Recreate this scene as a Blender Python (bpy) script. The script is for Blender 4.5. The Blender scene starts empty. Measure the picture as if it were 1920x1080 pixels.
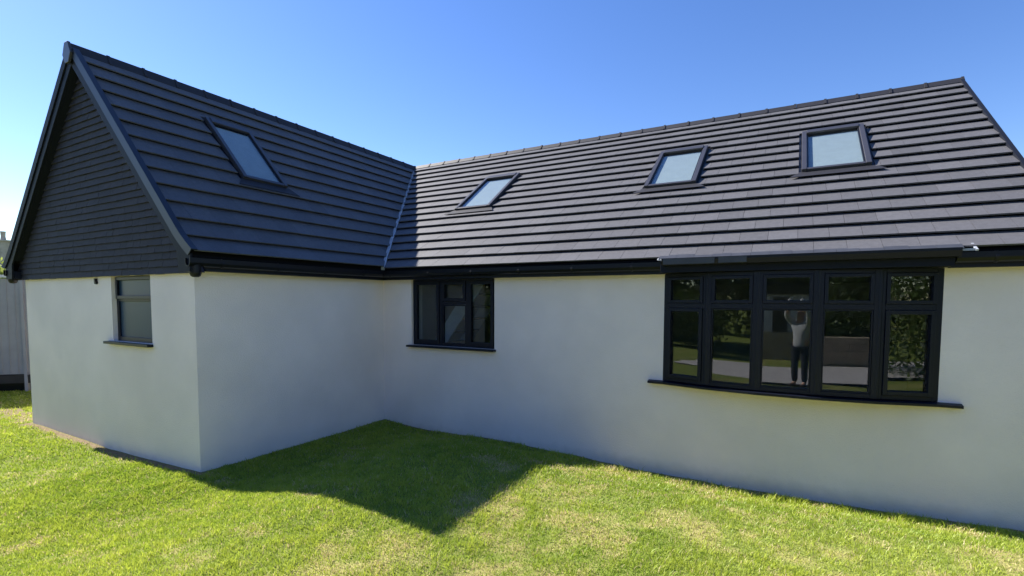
import bpy, bmesh, math, random
import numpy as np
from mathutils import Vector, Matrix
R = math.radians
random.seed(4); RNG = np.random.default_rng(7)
S = bpy.context.scene

# ------------------------------------------------------------------ camera
CAM = Vector((6.0921, -6.4294, 2.063)); YAW, PIT, ROL = 0.5065, -0.0578, 0.0029
fw = Vector((-math.sin(YAW)*math.cos(PIT), math.cos(YAW)*math.cos(PIT), math.sin(PIT)))
r0 = Vector((math.cos(YAW), math.sin(YAW), 0)); u0 = r0.cross(fw)
rt = r0*math.cos(ROL) + u0*math.sin(ROL); up = u0*math.cos(ROL) - r0*math.sin(ROL)
cd = bpy.data.cameras.new('camera'); cam = bpy.data.objects.new('camera', cd); S.collection.objects.link(cam)
cam.matrix_world = Matrix(((rt.x, up.x, -fw.x, CAM.x), (rt.y, up.y, -fw.y, CAM.y), (rt.z, up.z, -fw.z, CAM.z), (0, 0, 0, 1)))
cd.sensor_width = 36; cd.lens = 936.5/1920*36; cd.shift_y = 0.0398; cd.clip_start = 0.05; cd.clip_end = 2000
S.camera = cam

# ------------------------------------------------------------------ light
SUN_EL = R(40.8); SAZ = 0.001                       # rays travel towards +x and very slightly +y
ray = Vector((math.cos(SUN_EL)*math.cos(SAZ), -math.cos(SUN_EL)*math.sin(SAZ), -math.sin(SUN_EL)))
W = bpy.data.worlds.new("World"); S.world = W; W.use_nodes = True
nt = W.node_tree; nt.nodes.clear()
sky = nt.nodes.new('ShaderNodeTexSky'); sky.sky_type = 'NISHITA'; sky.sun_disc = False
sky.sun_elevation = SUN_EL; sky.sun_rotation = math.atan2(-ray.x, -ray.y)
sky.altitude = 0; sky.air_density = 1.0; sky.dust_density = 0.12; sky.ozone_density = 2.2
bg = nt.nodes.new('ShaderNodeBackground'); bg.inputs['Strength'].default_value = 0.085
wo = nt.nodes.new('ShaderNodeOutputWorld')
hs = nt.nodes.new('ShaderNodeHueSaturation'); hs.inputs['Saturation'].default_value = 1.24; hs.inputs['Hue'].default_value = 0.514
nt.links.new(sky.outputs[0], hs.inputs['Color']); nt.links.new(hs.outputs[0], bg.inputs[0]); nt.links.new(bg.outputs[0], wo.inputs[0])
sl = bpy.data.lights.new('sun', 'SUN'); sl.energy = 5.0; sl.angle = R(0.5); sl.color = (1.0, 0.95, 0.87)
so = bpy.data.objects.new('sun', sl); S.collection.objects.link(so)
so.rotation_euler = ray.to_track_quat('-Z', 'Y').to_euler()
S.view_settings.view_transform = 'Standard'; S.view_settings.look = 'None'
S.view_settings.exposure = 1.33; S.view_settings.gamma = 1.0; S.view_settings.use_curve_mapping = False

# ------------------------------------------------------------------ helpers
def mat(name, col, rough=0.6, spec=0.5, metal=0.0, noise=0.0, nscale=8.0, bump=0.0, bscale=60.0, attr=None, coat=0.0):
    m = bpy.data.materials.new(name); m.use_nodes = True
    n = m.node_tree.nodes; l = m.node_tree.links; b = n['Principled BSDF']
    b.inputs['Base Color'].default_value = (*col, 1); b.inputs['Roughness'].default_value = rough
    b.inputs['Specular IOR Level'].default_value = spec; b.inputs['Metallic'].default_value = metal
    b.inputs['Coat Weight'].default_value = coat
    tc = n.new('ShaderNodeTexCoord'); src = None
    if noise:
        t = n.new('ShaderNodeTexNoise'); t.inputs['Scale'].default_value = nscale; t.inputs['Detail'].default_value = 6
        l.new(tc.outputs['Object'], t.inputs['Vector'])
        mr = n.new('ShaderNodeMapRange'); mr.inputs[1].default_value = 0.3; mr.inputs[2].default_value = 0.7
        mr.inputs[3].default_value = 1-noise; mr.inputs[4].default_value = 1+noise
        l.new(t.outputs[0], mr.inputs[0]); src = mr.outputs[0]
    if attr:
        a = n.new('ShaderNodeAttribute'); a.attribute_name = attr
        if src:
            mm = n.new('ShaderNodeMath'); mm.operation = 'MULTIPLY'; l.new(src, mm.inputs[0]); l.new(a.outputs['Fac'], mm.inputs[1]); src = mm.outputs[0]
        else: src = a.outputs['Fac']
    if src:
        v = n.new('ShaderNodeVectorMath'); v.operation = 'SCALE'; v.inputs[0].default_value = col
        l.new(src, v.inputs['Scale']); l.new(v.outputs[0], b.inputs['Base Color'])
    if bump:
        t = n.new('ShaderNodeTexNoise'); t.inputs['Scale'].default_value = bscale; t.inputs['Detail'].default_value = 5
        l.new(tc.outputs['Object'], t.inputs['Vector'])
        bp = n.new('ShaderNodeBump'); bp.inputs['Strength'].default_value = bump; bp.inputs['Distance'].default_value = 0.01
        l.new(t.outputs[0], bp.inputs['Height']); l.new(bp.outputs[0], b.inputs['Normal'])
    return m

def glass_mat(name, tint=(0.75, 0.8, 0.82), ior=1.66, rough=0.0, body=None):
    m = bpy.data.materials.new(name); m.use_nodes = True; n = m.node_tree.nodes; l = m.node_tree.links; n.clear()
    o = n.new('ShaderNodeOutputMaterial'); mx = n.new('ShaderNodeMixShader'); lw = n.new('ShaderNodeLayerWeight'); lw.inputs[0].default_value = .5; pw = n.new('ShaderNodeMath'); pw.operation = 'POWER'; pw.inputs[1].default_value = 5
    f0 = ((ior-1)/(ior+1))**2; fr = n.new('ShaderNodeMath'); fr.operation = 'MULTIPLY_ADD'; fr.inputs[1].default_value = 1-f0; fr.inputs[2].default_value = f0
    l.new(lw.outputs['Facing'], pw.inputs[0]); l.new(pw.outputs[0], fr.inputs[0])
    if body:
        t = n.new('ShaderNodeBsdfDiffuse'); t.inputs[0].default_value = (*body, 1)
    else:
        t = n.new('ShaderNodeBsdfTransparent'); t.inputs[0].default_value = (*tint, 1)
    g = n.new('ShaderNodeBsdfGlossy'); g.inputs['Roughness'].default_value = rough
    l.new(fr.outputs[0], mx.inputs[0]); l.new(t.outputs[0], mx.inputs[1]); l.new(g.outputs[0], mx.inputs[2]); l.new(mx.outputs[0], o.inputs[0])
    return m

M = {}
M['render'] = mat('wall_render', (0.90, 0.785, 0.735), 0.9, 0.2, noise=0.035, nscale=1.3, bump=0.6, bscale=75)
def add_splash(m):
    # mud splash and algae marks along the foot of the render, broken up by noise
    n = m.node_tree.nodes; l = m.node_tree.links; b = n['Principled BSDF']; src = b.inputs['Base Color'].links[0].from_socket
    geo = n.new('ShaderNodeNewGeometry'); sp = n.new('ShaderNodeSeparateXYZ'); l.new(geo.outputs['Position'], sp.inputs[0])
    t = n.new('ShaderNodeTexNoise'); t.inputs['Scale'].default_value = 7; t.inputs['Detail'].default_value = 8; l.new(geo.outputs['Position'], t.inputs['Vector'])
    a = n.new('ShaderNodeMath'); a.operation = 'MULTIPLY_ADD'; a.inputs[1].default_value = -5.5; a.inputs[2].default_value = -.10; l.new(sp.outputs['Z'], a.inputs[0])
    c = n.new('ShaderNodeMath'); c.operation = 'ADD'; l.new(a.outputs[0], c.inputs[0]); l.new(t.outputs[0], c.inputs[1])
    r = n.new('ShaderNodeMapRange'); r.inputs[1].default_value = .25; r.inputs[2].default_value = 1.0; r.inputs[3].default_value = 0; r.inputs[4].default_value = .26; l.new(c.outputs[0], r.inputs[0])
    t2 = n.new('ShaderNodeTexNoise'); t2.inputs['Scale'].default_value = 1.1; t2.inputs['Detail'].default_value = 4; l.new(geo.outputs['Position'], t2.inputs['Vector'])
    r2 = n.new('ShaderNodeMapRange'); r2.inputs[1].default_value = .35; r2.inputs[2].default_value = .7; r2.inputs[3].default_value = .94; r2.inputs[4].default_value = 1.03; l.new(t2.outputs[0], r2.inputs[0])
    v = n.new('ShaderNodeVectorMath'); v.operation = 'SCALE'; l.new(src, v.inputs[0]); l.new(r2.outputs[0], v.inputs['Scale'])
    mx = n.new('ShaderNodeMix'); mx.data_type = 'RGBA'; mx.inputs[7].default_value = (.28, .25, .19, 1); l.new(v.outputs[0], mx.inputs[6]); l.new(r.outputs[0], mx.inputs[0])
    l.new(mx.outputs[2], b.inputs['Base Color'])
add_splash(M['render'])
M['tile'] = mat('roof_tile', (0.091, 0.090, 0.097), 0.60, 0.3, noise=0.10, nscale=22, bump=0.25, bscale=130, attr='tone')
M['deck'] = mat('roof_underlay', (0.012, 0.012, 0.014), 0.95, 0.1, noise=0.1)
M['ridge'] = mat('ridge_tile', (0.022, 0.022, 0.027), 0.6, 0.3, noise=0.12, nscale=12, bump=0.2)
M['clad'] = mat('hung_tile', (0.027, 0.025, 0.032), 0.75, 0.35, noise=0.14, nscale=16, bump=0.3, bscale=110, attr='tone')
M['upvc'] = mat('dark_upvc', (0.006, 0.008, 0.017), 0.42, 0.3, noise=0.06, nscale=3)
M['gutter'] = mat('black_plastic', (0.005, 0.0055, 0.008), 0.4, 0.3, noise=0.06, nscale=5)
M['barge'] = mat('barge_board', (0.006, 0.008, 0.015), 0.6, 0.2, noise=0.08, nscale=3)
M['alu'] = mat('grey_aluminium', (0.055, 0.054, 0.062), 0.4, 0.5, metal=0.3, noise=0.05, nscale=6)
M['trim'] = mat('verge_plastic', (0.011, 0.015, 0.026), 0.45, 0.4, noise=0.08, nscale=4)
M['lead'] = mat('lead_flashing', (0.05, 0.053, 0.062), 0.5, 0.5, metal=0.2, noise=0.15, nscale=9)
M['pale'] = mat('pale_trim', (0.62, 0.63, 0.64), 0.45, noise=0.08, nscale=12)
M['valley'] = mat('valley_trough', (0.34, 0.36, 0.40), 0.45, noise=0.12, nscale=9)
M['inner'] = mat('room_paint', (0.66, 0.64, 0.60), 0.9, noise=0.05)
M['floor'] = mat('room_floor', (0.10, 0.07, 0.05), 0.5, noise=0.1)
M['glass'] = glass_mat('window_glass')
M['skyglass'] = glass_mat('skylight_glass', (0.9, 0.94, 0.95), 1.5)
M['sky_tone_blind'] = mat('sky_tone_backing', (0.30, 0.33, 0.335), 0.8, noise=0.05)  # blind under the pane, its pale tone also stands in for mirrored sky
M['frost'] = glass_mat('obscure_glass', ior=1.18, rough=0.3, body=(0.035, 0.068, 0.115))
M['chrome'] = mat('brushed_metal', (0.6, 0.6, 0.6), 0.3, metal=0.9, noise=0.03)

class MB:
    def __init__(s): s.v = []; s.f = []; s.t = []
    def poly(s, pts, tone=1.0):
        k = len(s.v); s.v += [tuple(p) for p in pts]; s.f.append(tuple(range(k, k+len(pts)))); s.t.append(tone)
    def prism(s, bot, top, tone=1.0):
        k = len(s.v); n = len(bot); s.v += [tuple(p) for p in bot] + [tuple(p) for p in top]
        s.f.append(tuple(k+i for i in reversed(range(n)))); s.f.append(tuple(k+n+i for i in range(n)))
        for i in range(n):
            j = (i+1) % n; s.f.append((k+i, k+j, k+n+j, k+n+i))
        s.t += [tone]*(n+2)
    def box(s, a, b, T=None, tone=1.0):
        x0, y0, z0 = a; x1, y1, z1 = b
        bot = [(x0, y0, z0), (x1, y0, z0), (x1, y1, z0), (x0, y1, z0)]; top = [(x0, y0, z1), (x1, y0, z1), (x1, y1, z1), (x0, y1, z1)]
        if T: bot = [T(*p) for p in bot]; top = [T(*p) for p in top]
        s.prism(bot, top, tone)
    def tube(s, pts, rad, n=10, cap=True):
        pts = [Vector(p) for p in pts]; rads = rad if isinstance(rad, (list, tuple)) else [rad]*len(pts); k = len(s.v)
        for i, p in enumerate(pts):
            d = (pts[min(i+1, len(pts)-1)] - pts[max(i-1, 0)]).normalized()
            a = d.cross(Vector((0, 0, 1)));
            if a.length < .05: a = d.cross(Vector((1, 0, 0)))
            a.normalize(); b = d.cross(a)
            for j in range(n):
                w = 2*math.pi*j/n; s.v.append(tuple(p + (a*math.cos(w)+b*math.sin(w))*rads[i]))
        for i in range(len(pts)-1):
            for j in range(n):
                j2 = (j+1) % n; s.f.append((k+i*n+j, k+i*n+j2, k+(i+1)*n+j2, k+(i+1)*n+j)); s.t.append(1)
        if cap:
            s.f.append(tuple(k+j for j in reversed(range(n)))); s.t.append(1)
            e = k+(len(pts)-1)*n; s.f.append(tuple(e+j for j in range(n))); s.t.append(1)
    def sweep(s, prof, path, closed=True):
        # prof: list of (out, z) offsets; path: list of (origin, outvec)
        k = len(s.v); n = len(prof)
        for (o, ov) in path:
            for (a, z) in prof: s.v.append((o[0]+ov[0]*a, o[1]+ov[1]*a, o[2]+z))
        m = n if closed else n-1
        for i in range(len(path)-1):
            for j in range(m):
                j2 = (j+1) % n; s.f.append((k+i*n+j, k+(i+1)*n+j, k+(i+1)*n+j2, k+i*n+j2)); s.t.append(1)
        if closed:
            s.f.append(tuple(k+j for j in range(n))); e = k+(len(path)-1)*n
            s.f.append(tuple(e+j for j in reversed(range(n)))); s.t += [1, 1]
    def build(s, name, m, parent=None, smooth=False, bevel=0, recalc=True):
        me = bpy.data.meshes.new(name); me.from_pydata(s.v, [], s.f)
        a = me.attributes.new('tone', 'FLOAT', 'FACE'); a.data.foreach_set('value', s.t)
        if recalc:
            bm = bmesh.new(); bm.from_mesh(me); bmesh.ops.recalc_face_normals(bm, faces=bm.faces); bm.to_mesh(me); bm.free()
        if smooth: me.shade_smooth()
        me.materials.append(m); o = bpy.data.objects.new(name, me); S.collection.objects.link(o)
        if parent: o.parent = parent; o.matrix_parent_inverse = Matrix.Translation(-gloc(parent))
        if bevel:
            bv = o.modifiers.new('bevel', 'BEVEL'); bv.width = bevel; bv.segments = 2; bv.limit_method = 'ANGLE'
        return o
def gloc(o):
    v = Vector(o.location)
    return v if not o.parent else v     # parts keep location zero, so only the root offset counts
def empty(name, loc=(0, 0, 0)):
    o = bpy.data.objects.new(name, None); S.collection.objects.link(o); o.location = loc; return o
def tag(o, label=None, cat=None, group=None, kind=None):
    if label: o['label'] = label
    if cat: o['category'] = cat
    if group: o['group'] = group
    if kind: o['kind'] = kind
    return o

# value noise for heights and scatter
_perm = RNG.random((64, 64))
def vnoise(x, y, sc):
    x = np.asarray(x, float)*sc; y = np.asarray(y, float)*sc
    xi = np.floor(x).astype(int); yi = np.floor(y).astype(int); fx = x-xi; fy = y-yi
    fx = fx*fx*(3-2*fx); fy = fy*fy*(3-2*fy)
    g = lambda a, b: _perm[a % 64, b % 64]
    return (g(xi, yi)*(1-fx)+g(xi+1, yi)*fx)*(1-fy)+(g(xi, yi+1)*(1-fx)+g(xi+1, yi+1)*fx)*fy
GX = [-30, -5, -3.2, -2.3, -1, 0, .92, 2.35, 3.6, 4.23, 4.98, 5.7, 6.95, 7.65, 8.06, 40]
GZ = [-.05, 0.0, .01, -.02, 0.0, 0.0, -.045, -.05, -.075, -.13, -.137, -.144, -.143, -.118, -.106, -.1]
def gz(x, y):
    x = np.asarray(x, float); y = np.asarray(y, float)
    h = np.interp(x, GX, GZ) - 0.022
    # the lawn swells up away from the walls
    ss = lambda q: np.clip(q, 0, 1)**2*(3-2*np.clip(q, 0, 1))
    d = np.where(x > 0, np.where(y > -3.107, np.minimum(x, -y), np.hypot(np.maximum(-x, 0), -3.107-y)+0*x), -3.107-y)
    d = np.where((x > 0) & (y <= -3.107), np.hypot(np.minimum(x, 9), -3.107-y), d)
    h = h + 0.28*ss((x-.1)/2.6)*ss(d/1.6)*ss((y+8.0)/1.2)*(1-ss((x-8.5)/4))
    return h + (vnoise(x+50, y+50, 0.9)-.5)*0.035 + (vnoise(x+20, y+90, 3.1)-.5)*0.018

# ------------------------------------------------------------------ ground
def axis(c0, c1, st, far):
    a = list(np.arange(c0, c1+1e-6, st)); d = st
    lo = [c0]; hi = [c1]
    while lo[-1] > -far: d *= 1.5; lo.append(lo[-1]-d)
    d = st
    while hi[-1] < far: d *= 1.5; hi.append(hi[-1]+d)
    return np.array(sorted(lo[1:])+a+hi[1:])
ax = axis(-13, 11, .12, 900); ay = axis(-10, 1, .12, 900)
XX, YY = np.meshgrid(ax, ay); ZZ = gz(XX, YY)
nx, ny = len(ax), len(ay)
vs = np.stack([XX.ravel(), YY.ravel(), ZZ.ravel()], 1)
ii = np.arange(ny-1)[:, None]*nx + np.arange(nx-1)[None, :]
fs = np.stack([ii, ii+1, ii+nx+1, ii+nx], -1).reshape(-1, 4)
def soil_mask(x, y):
    """1 where bare earth shows: a strip at the foot of the gable and left of the house"""
    x = np.asarray(x, float); y = np.asarray(y, float); n = vnoise(x+7, y+3, 4.5)
    d = (-3.107 - y)
    m = np.where((x > -5.0) & (x < 0.12) & (d > -.05), np.clip(1.5-(d/(0.075+0.12*n)), 0, 1), 0)
    m2 = .8*np.clip(1.45-np.hypot((x+5.9)/1.1, (y+2.95+0.12*(x+5.9))/0.24)-2.2*(n-.5)-1.2*(vnoise(x, y, 11)-.5), 0, 1)*(x < -4.93)
    m3 = np.where((x > 0.0) & (x < 8.2) & (y > -.25), np.clip(1.3-((-y)/(0.02+0.07*n)), 0, 1), 0)
    m4 = np.where((x > -.02) & (x < .25) & (y > -3.1) & (y < 0), np.clip(1.3-(x/(0.02+0.07*n)), 0, 1), 0)
    return np.maximum(np.maximum(m, m2), np.maximum(m3, m4))
def straw_mask(x, y):
    a = vnoise(x+11, y+31, 1.9)*.36 + vnoise(x+3, y+5, 5.3)*.34 + vnoise(x, y, 12.1)*.28
    bias = np.interp(x, [-6, 0, 2.5, 4, 9], [-.10, -.10, -.05, .035, .045])
    return np.clip((a+bias-.52)*4.0, 0, .8)
me = bpy.data.meshes.new('ground'); me.from_pydata(vs.tolist(), [], fs.tolist())
a = me.attributes.new('soil', 'FLOAT', 'POINT'); a.data.foreach_set('value', soil_mask(vs[:, 0], vs[:, 1]).astype(np.float32))
a = me.attributes.new('straw', 'FLOAT', 'POINT'); a.data.foreach_set('value', straw_mask(vs[:, 0], vs[:, 1]).astype(np.float32))
me.shade_smooth(); ground = bpy.data.objects.new('ground', me); S.collection.objects.link(ground); ground['kind'] = 'structure'
m = bpy.data.materials.new('ground_turf'); m.use_nodes = True; n = m.node_tree.nodes; l = m.node_tree.links; b = n['Principled BSDF']
b.inputs['Roughness'].default_value = 0.95; b.inputs['Specular IOR Level'].default_value = 0.1
def attr_node(nm):
    q = n.new('ShaderNodeAttribute'); q.attribute_name = nm; return q.outputs['Fac']
tc = n.new('ShaderNodeTexCoord')
def noise_node(sc, det=5):
    t = n.new('ShaderNodeTexNoise'); t.inputs['Scale'].default_value = sc; t.inputs['Detail'].default_value = det
    l.new(tc.outputs['Object'], t.inputs['Vector']); return t.outputs[0]
def mixc(f, A, B):
    x = n.new('ShaderNodeMix'); x.data_type = 'RGBA'
    if hasattr(f, 'links'): l.new(f, x.inputs[0])
    else: x.inputs[0].default_value = f
    for v, s_ in ((A, x.inputs[6]), (B, x.inputs[7])):
        if hasattr(v, 'links'): l.new(v, s_)
        else: s_.default_value = (*v, 1)
    return x.outputs[2]
g1 = mixc(noise_node(25), (0.12, 0.17, 0.03), (0.24, 0.27, 0.06))
g2 = mixc(attr_node('straw'), g1, (0.36, 0.32, 0.12))
so1 = mixc(noise_node(30), (0.10, 0.06, 0.035), (0.34, 0.25, 0.16))
l.new(mixc(attr_node('soil'), g2, so1), b.inputs['Base Color'])
bp = n.new('ShaderNodeBump'); bp.inputs['Strength'].default_value = 0.8; bp.inputs['Distance'].default_value = 0.02
l.new(noise_node(70, 8), bp.inputs['Height']); l.new(bp.outputs[0], b.inputs['Normal'])
me.materials.append(m)

# ------------------------------------------------------------------ grass blades (stuff)
def scatter(n_, x0, x1, y0, y1):
    return RNG.uniform(x0, x1, n_), RNG.uniform(y0, y1, n_)
def grass():
    zones = [(250000, -1.2, 9.0, -5.6, 0.0), (110000, 0, 8.3, -6.0, -2.3), (140000, -9.5, 0.2, -6.2, -1.0), (40000, -14, -5, -7.5, 2.5)]
    xs, ys = [], []
    for z in zones:
        x, y = scatter(*z); xs.append(x); ys.append(y)
    x = np.concatenate(xs); y = np.concatenate(ys)
    fx, fy = fw.x, fw.y; nn = math.hypot(fx, fy); fx /= nn; fy /= nn
    dep = (x-CAM.x)*fx + (y-CAM.y)*fy; lat = (x-CAM.x)*fy - (y-CAM.y)*fx
    k = (dep > 1.2) & (np.abs(lat) < dep*1.1+1.5)
    k &= ~((x > -4.9) & (x < 0.01) & (y > -3.115)) & ~((x >= 0) & (y > -0.012))
    k &= RNG.random(len(x)) > soil_mask(x, y)*1.1
    x = x[k]; y = y[k]; dep = dep[k]; st = straw_mask(x, y); N = len(x)
    clump = vnoise(x+77, y+13, 7.0)
    h = (0.018+0.022*RNG.random(N))*(0.55+0.6*clump+0.5*vnoise(x+31, y+47, 16.0))*(1-0.35*st)
    tall = RNG.random(N) < 0.012; h[tall] *= 1.6
    edge = np.clip(1-np.abs(y+.24)/.16, 0, 1)*(x > 3.3)*(0.4+1.2*vnoise(x, y+9, 2.6)); h *= 1+edge
    w = (0.0032+0.0034*RNG.random(N))*np.clip(dep/3.5, 1, 2.6)
    ang = RNG.random(N)*2*np.pi; la = RNG.random(N)*2*np.pi; lean = h*(0.25+0.8*RNG.random(N))
    z = gz(x, y)-.004
    dx = np.cos(ang)*w*.5; dy = np.sin(ang)*w*.5; lx = np.cos(la)*lean; ly = np.sin(la)*lean
    P = np.empty((N, 5, 3), np.float32)
    P[:, 0] = np.stack([x-dx, y-dy, z], 1); P[:, 1] = np.stack([x+dx, y+dy, z], 1)
    P[:, 2] = np.stack([x+dx*.8+lx*.35, y+dy*.8+ly*.35, z+h*.6], 1); P[:, 3] = np.stack([x-dx*.8+lx*.35, y-dy*.8+ly*.35, z+h*.6], 1)
    P[:, 4] = np.stack([x+lx, y+ly, z+h], 1)
    me = bpy.data.meshes.new('grass'); me.vertices.add(N*5); me.vertices.foreach_set('co', P.ravel())
    base = (np.arange(N)*5)[:, None]
    loops = np.concatenate([base+[0, 1, 2, 3], base+[3, 2, 4]], 1).ravel().astype(np.int32)
    me.loops.add(len(loops)); me.loops.foreach_set('vertex_index', loops)
    starts = np.stack([np.arange(N)*7, np.arange(N)*7+4], 1).ravel().astype(np.int32)
    me.polygons.add(N*2); me.polygons.foreach_set('loop_start', starts)
    me.update(calc_edges=True)
    big = vnoise(x+5, y+60, 0.8)
    G1 = np.array([0.24, 0.345, 0.03]); G2 = np.array([0.49, 0.55, 0.07]); G3 = np.array([0.58, 0.48, 0.25])
    tuft = vnoise(x+31, y+47, 16.0)
    t = np.clip(0.12+0.42*RNG.random(N)+0.75*(big-.35)+0.6*(clump-.5)+0.45*(tuft-.5), 0, 1)[:, None]
    col = G1*(1-t)+G2*t
    sm = (RNG.random(N) < (0.06+0.55*st))[:, None]
    col = np.where(sm, G3*(0.75+0.5*RNG.random(N))[:, None], col)
    c4 = np.ones((N, 5, 4), np.float32); c4[:, :, :3] = col[:, None, :]
    ca = me.color_attributes.new('blade', 'FLOAT_COLOR', 'POINT'); ca.data.foreach_set('color', c4.ravel())
    m = bpy.data.materials.new('grass_blade'); m.use_nodes = True; n = m.node_tree.nodes; l = m.node_tree.links; n.clear()
    at = n.new('ShaderNodeAttribute'); at.attribute_name = 'blade'
    d = n.new('ShaderNodeBsdfDiffuse'); tr = n.new('ShaderNodeBsdfTranslucent'); gl = n.new('ShaderNodeBsdfGlossy'); gl.inputs['Roughness'].default_value = .5
    m1 = n.new('ShaderNodeMixShader'); m1.inputs[0].default_value = .45; m2 = n.new('ShaderNodeMixShader'); m2.inputs[0].default_value = .03
    o = n.new('ShaderNodeOutputMaterial')
    l.new(at.outputs['Color'], d.inputs[0]); l.new(at.outputs['Color'], tr.inputs[0])
    l.new(d.outputs[0], m1.inputs[1]); l.new(tr.outputs[0], m1.inputs[2]); l.new(m1.outputs[0], m2.inputs[1]); l.new(gl.outputs[0], m2.inputs[2]); l.new(m2.outputs[0], o.inputs[0])
    me.materials.append(m); o = bpy.data.objects.new('grass', me); S.collection.objects.link(o)
    tag(o, 'short sunlit green lawn grass with straw coloured patches', 'grass', kind='stuff')
grass()

# ------------------------------------------------------------------ the bungalow
E_, G_, ZE, XR_, YR_, ZR, LW, WW, XE = 0.1913, 0.150, 2.5503, -2.4877, 3.8313, 5.4441, 3.1072, 4.8927, 8.3112
H = 2.40; XL = 2*XR_-E_            # left eave line
house = empty('bungalow', (0, 0, 0))
tag(house, 'rendered single storey bungalow with dark slate tiled roof, black framed windows and bow window', 'house')

def wall_mesh(mb, T, x0, x1, z0, z1, holes, th, zfun=None):
    xs = sorted({x0, x1, *[h[0] for h in holes], *[h[1] for h in holes]}); zs = sorted({z0, z1, *[h[2] for h in holes], *[h[3] for h in holes]})
    def inh(a, b): return any(h[0]-1e-6 <= a <= h[1]+1e-6 and h[2]-1e-6 <= b <= h[3]+1e-6 for h in holes)
    for i in range(len(xs)-1):
        for j in range(len(zs)-1):
            if inh((xs[i]+xs[i+1])/2, (zs[j]+zs[j+1])/2): continue
            for d in (0, th): mb.poly([T(xs[i], d, zs[j]), T(xs[i+1], d, zs[j]), T(xs[i+1], d, zs[j+1]), T(xs[i], d, zs[j+1])])
    for (a, b, c, d) in holes:
        for p, q in (((a, c), (b, c)), ((b, c), (b, d)), ((b, d), (a, d)), ((a, d), (a, c))):
            mb.poly([T(p[0], 0, p[1]), T(q[0], 0, q[1]), T(q[0], th, q[1]), T(p[0], th, p[1])])
TH = 0.28
BX0, BX1, BZ0, BZ1 = 4.715, 7.425, 1.045, 2.395       # bow window opening
mb = MB()
wall_mesh(mb, lambda x, d, z: (x, d, z), 0.0, 8.13, -.4, 2.395, [(0.62, 2.222, 1.315, 2.394), (BX0, BX1, BZ0, 2.394)], TH)
wall_mesh(mb, lambda x, d, z: (x, -LW+d, z), -WW, 0.0, -.4, 2.44, [(-2.005, -0.985, 1.485, 2.365)], TH)
wall_mesh(mb, lambda y, d, z: (-d, y, z), -LW, 0.0, -.4, 2.395, [], TH)
wall_mesh(mb, lambda y, d, z: (-WW+d, y, z), -LW, 7.66, -.4, 2.395, [], TH)
wall_mesh(mb, lambda x, d, z: (x, 7.66-d, z), -WW, 8.13, -.4, 2.395, [], TH)
wall_mesh(mb, lambda y, d, z: (8.13-d, y, z), 0.0, 7.66, -.4, 2.395, [], TH)
# right-hand gable triangle
mb.poly([(8.13, 0, 2.395), (8.13, 7.66, 2.395), (8.13, YR_, 5.35)]); mb.poly([(8.13-TH, 0, 2.395), (8.13-TH, 7.66, 2.395), (8.13-TH, YR_, 5.35)])
mb.build('wall', M['render'], house, recalc=False)

# interior shell: floor, ceiling, partitions
mb = MB(); mb.box((TH-.001, TH+.001, -.05), (8.13-TH, 7.3, 0.02)); mb.box((-WW+TH, -LW+TH, -.05), (-TH, 7.3, .02))
mb.build('room_floor', M['floor'], house)
mb = MB(); mb.box((-WW+TH+.01, -LW+TH+.01, 2.372), (-TH-.01, 7.3, 2.392)); mb.box((-TH-.005, TH+.003, 2.372), (8.13-TH-.01, 7.3, 2.392))
mb.build('ceiling', M['inner'], house)
mb = MB(); mb.box((-WW+TH+.02, 3.9, .02), (8.13-TH-.02, 4.0, 2.372)); mb.box((3.3, TH+.002, .02), (3.4, 3.9, 2.372)); mb.box((-.27, TH+.002, .02), (-.17, 3.9, 2.372))
mb.build('partition_wall', M['inner'], house)
# a pale sloping stair string seen through the small window
t = empty('staircase', (.8, .95, .02)); tag(t, 'pale open stair seen dimly through the three light window', 'stairs')
mb = MB()
for yy in (.55, 1.35): mb.prism([(-.10, yy, .3), (.15, yy, .3), (1.72, yy, 2.36), (1.42, yy, 2.36)], [(-.10, yy+.04, .3), (.15, yy+.04, .3), (1.72, yy+.04, 2.36), (1.42, yy+.04, 2.36)])
mb.build('stringer', M['pale'], t)
for i in range(9):
    mb = MB(); mb.box((.02+i*.165, .592, .42+i*.215), (.25+i*.165, 1.348, .45+i*.215)); mb.build('tread', M['floor'], t)

# --- roof planes
LM = math.hypot(YR_+E_, ZR-ZE); LWG = math.hypot(E_-XR_, ZR-ZE)
etm = Vector((0, YR_+E_, ZR-ZE))/LM; nm_ = Vector((0, -(ZR-ZE), YR_+E_))/LM
etw = Vector((XR_-E_, 0, ZR-ZE))/LWG; nw_ = Vector((ZR-ZE, 0, E_-XR_))/LWG
etl = Vector((-(XR_-E_), 0, ZR-ZE))/LWG; nl_ = Vector((-(ZR-ZE), 0, E_-XR_))/LWG
PM = lambda s, t, h=0: Vector((0, -E_, ZE)) + Vector((s, 0, 0)) + etm*t + nm_*h
PW = lambda s, t, h=0: Vector((E_, 0, ZE)) + Vector((0, s, 0)) + etw*t + nw_*h
PL = lambda s, t, h=0: Vector((XL, 0, ZE)) + Vector((0, s, 0)) + etl*t + nl_*h
def clip(poly, a, b, c):        # keep a*s + b*t >= c
    out = []
    for i in range(len(poly)):
        p, q = poly[i], poly[(i+1) % len(poly)]; dp = a*p[0]+b*p[1]-c; dq = a*q[0]+b*q[1]-c
        if dp >= 0: out.append(p)
        if (dp >= 0) != (dq >= 0):
            k = dp/(dp-dq); out.append((p[0]+(q[0]-p[0])*k, p[1]+(q[1]-p[1])*k))
    return out
def area(p): return abs(sum(p[i][0]*p[(i+1) % len(p)][1]-p[(i+1) % len(p)][0]*p[i][1] for i in range(len(p))))/2
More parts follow.
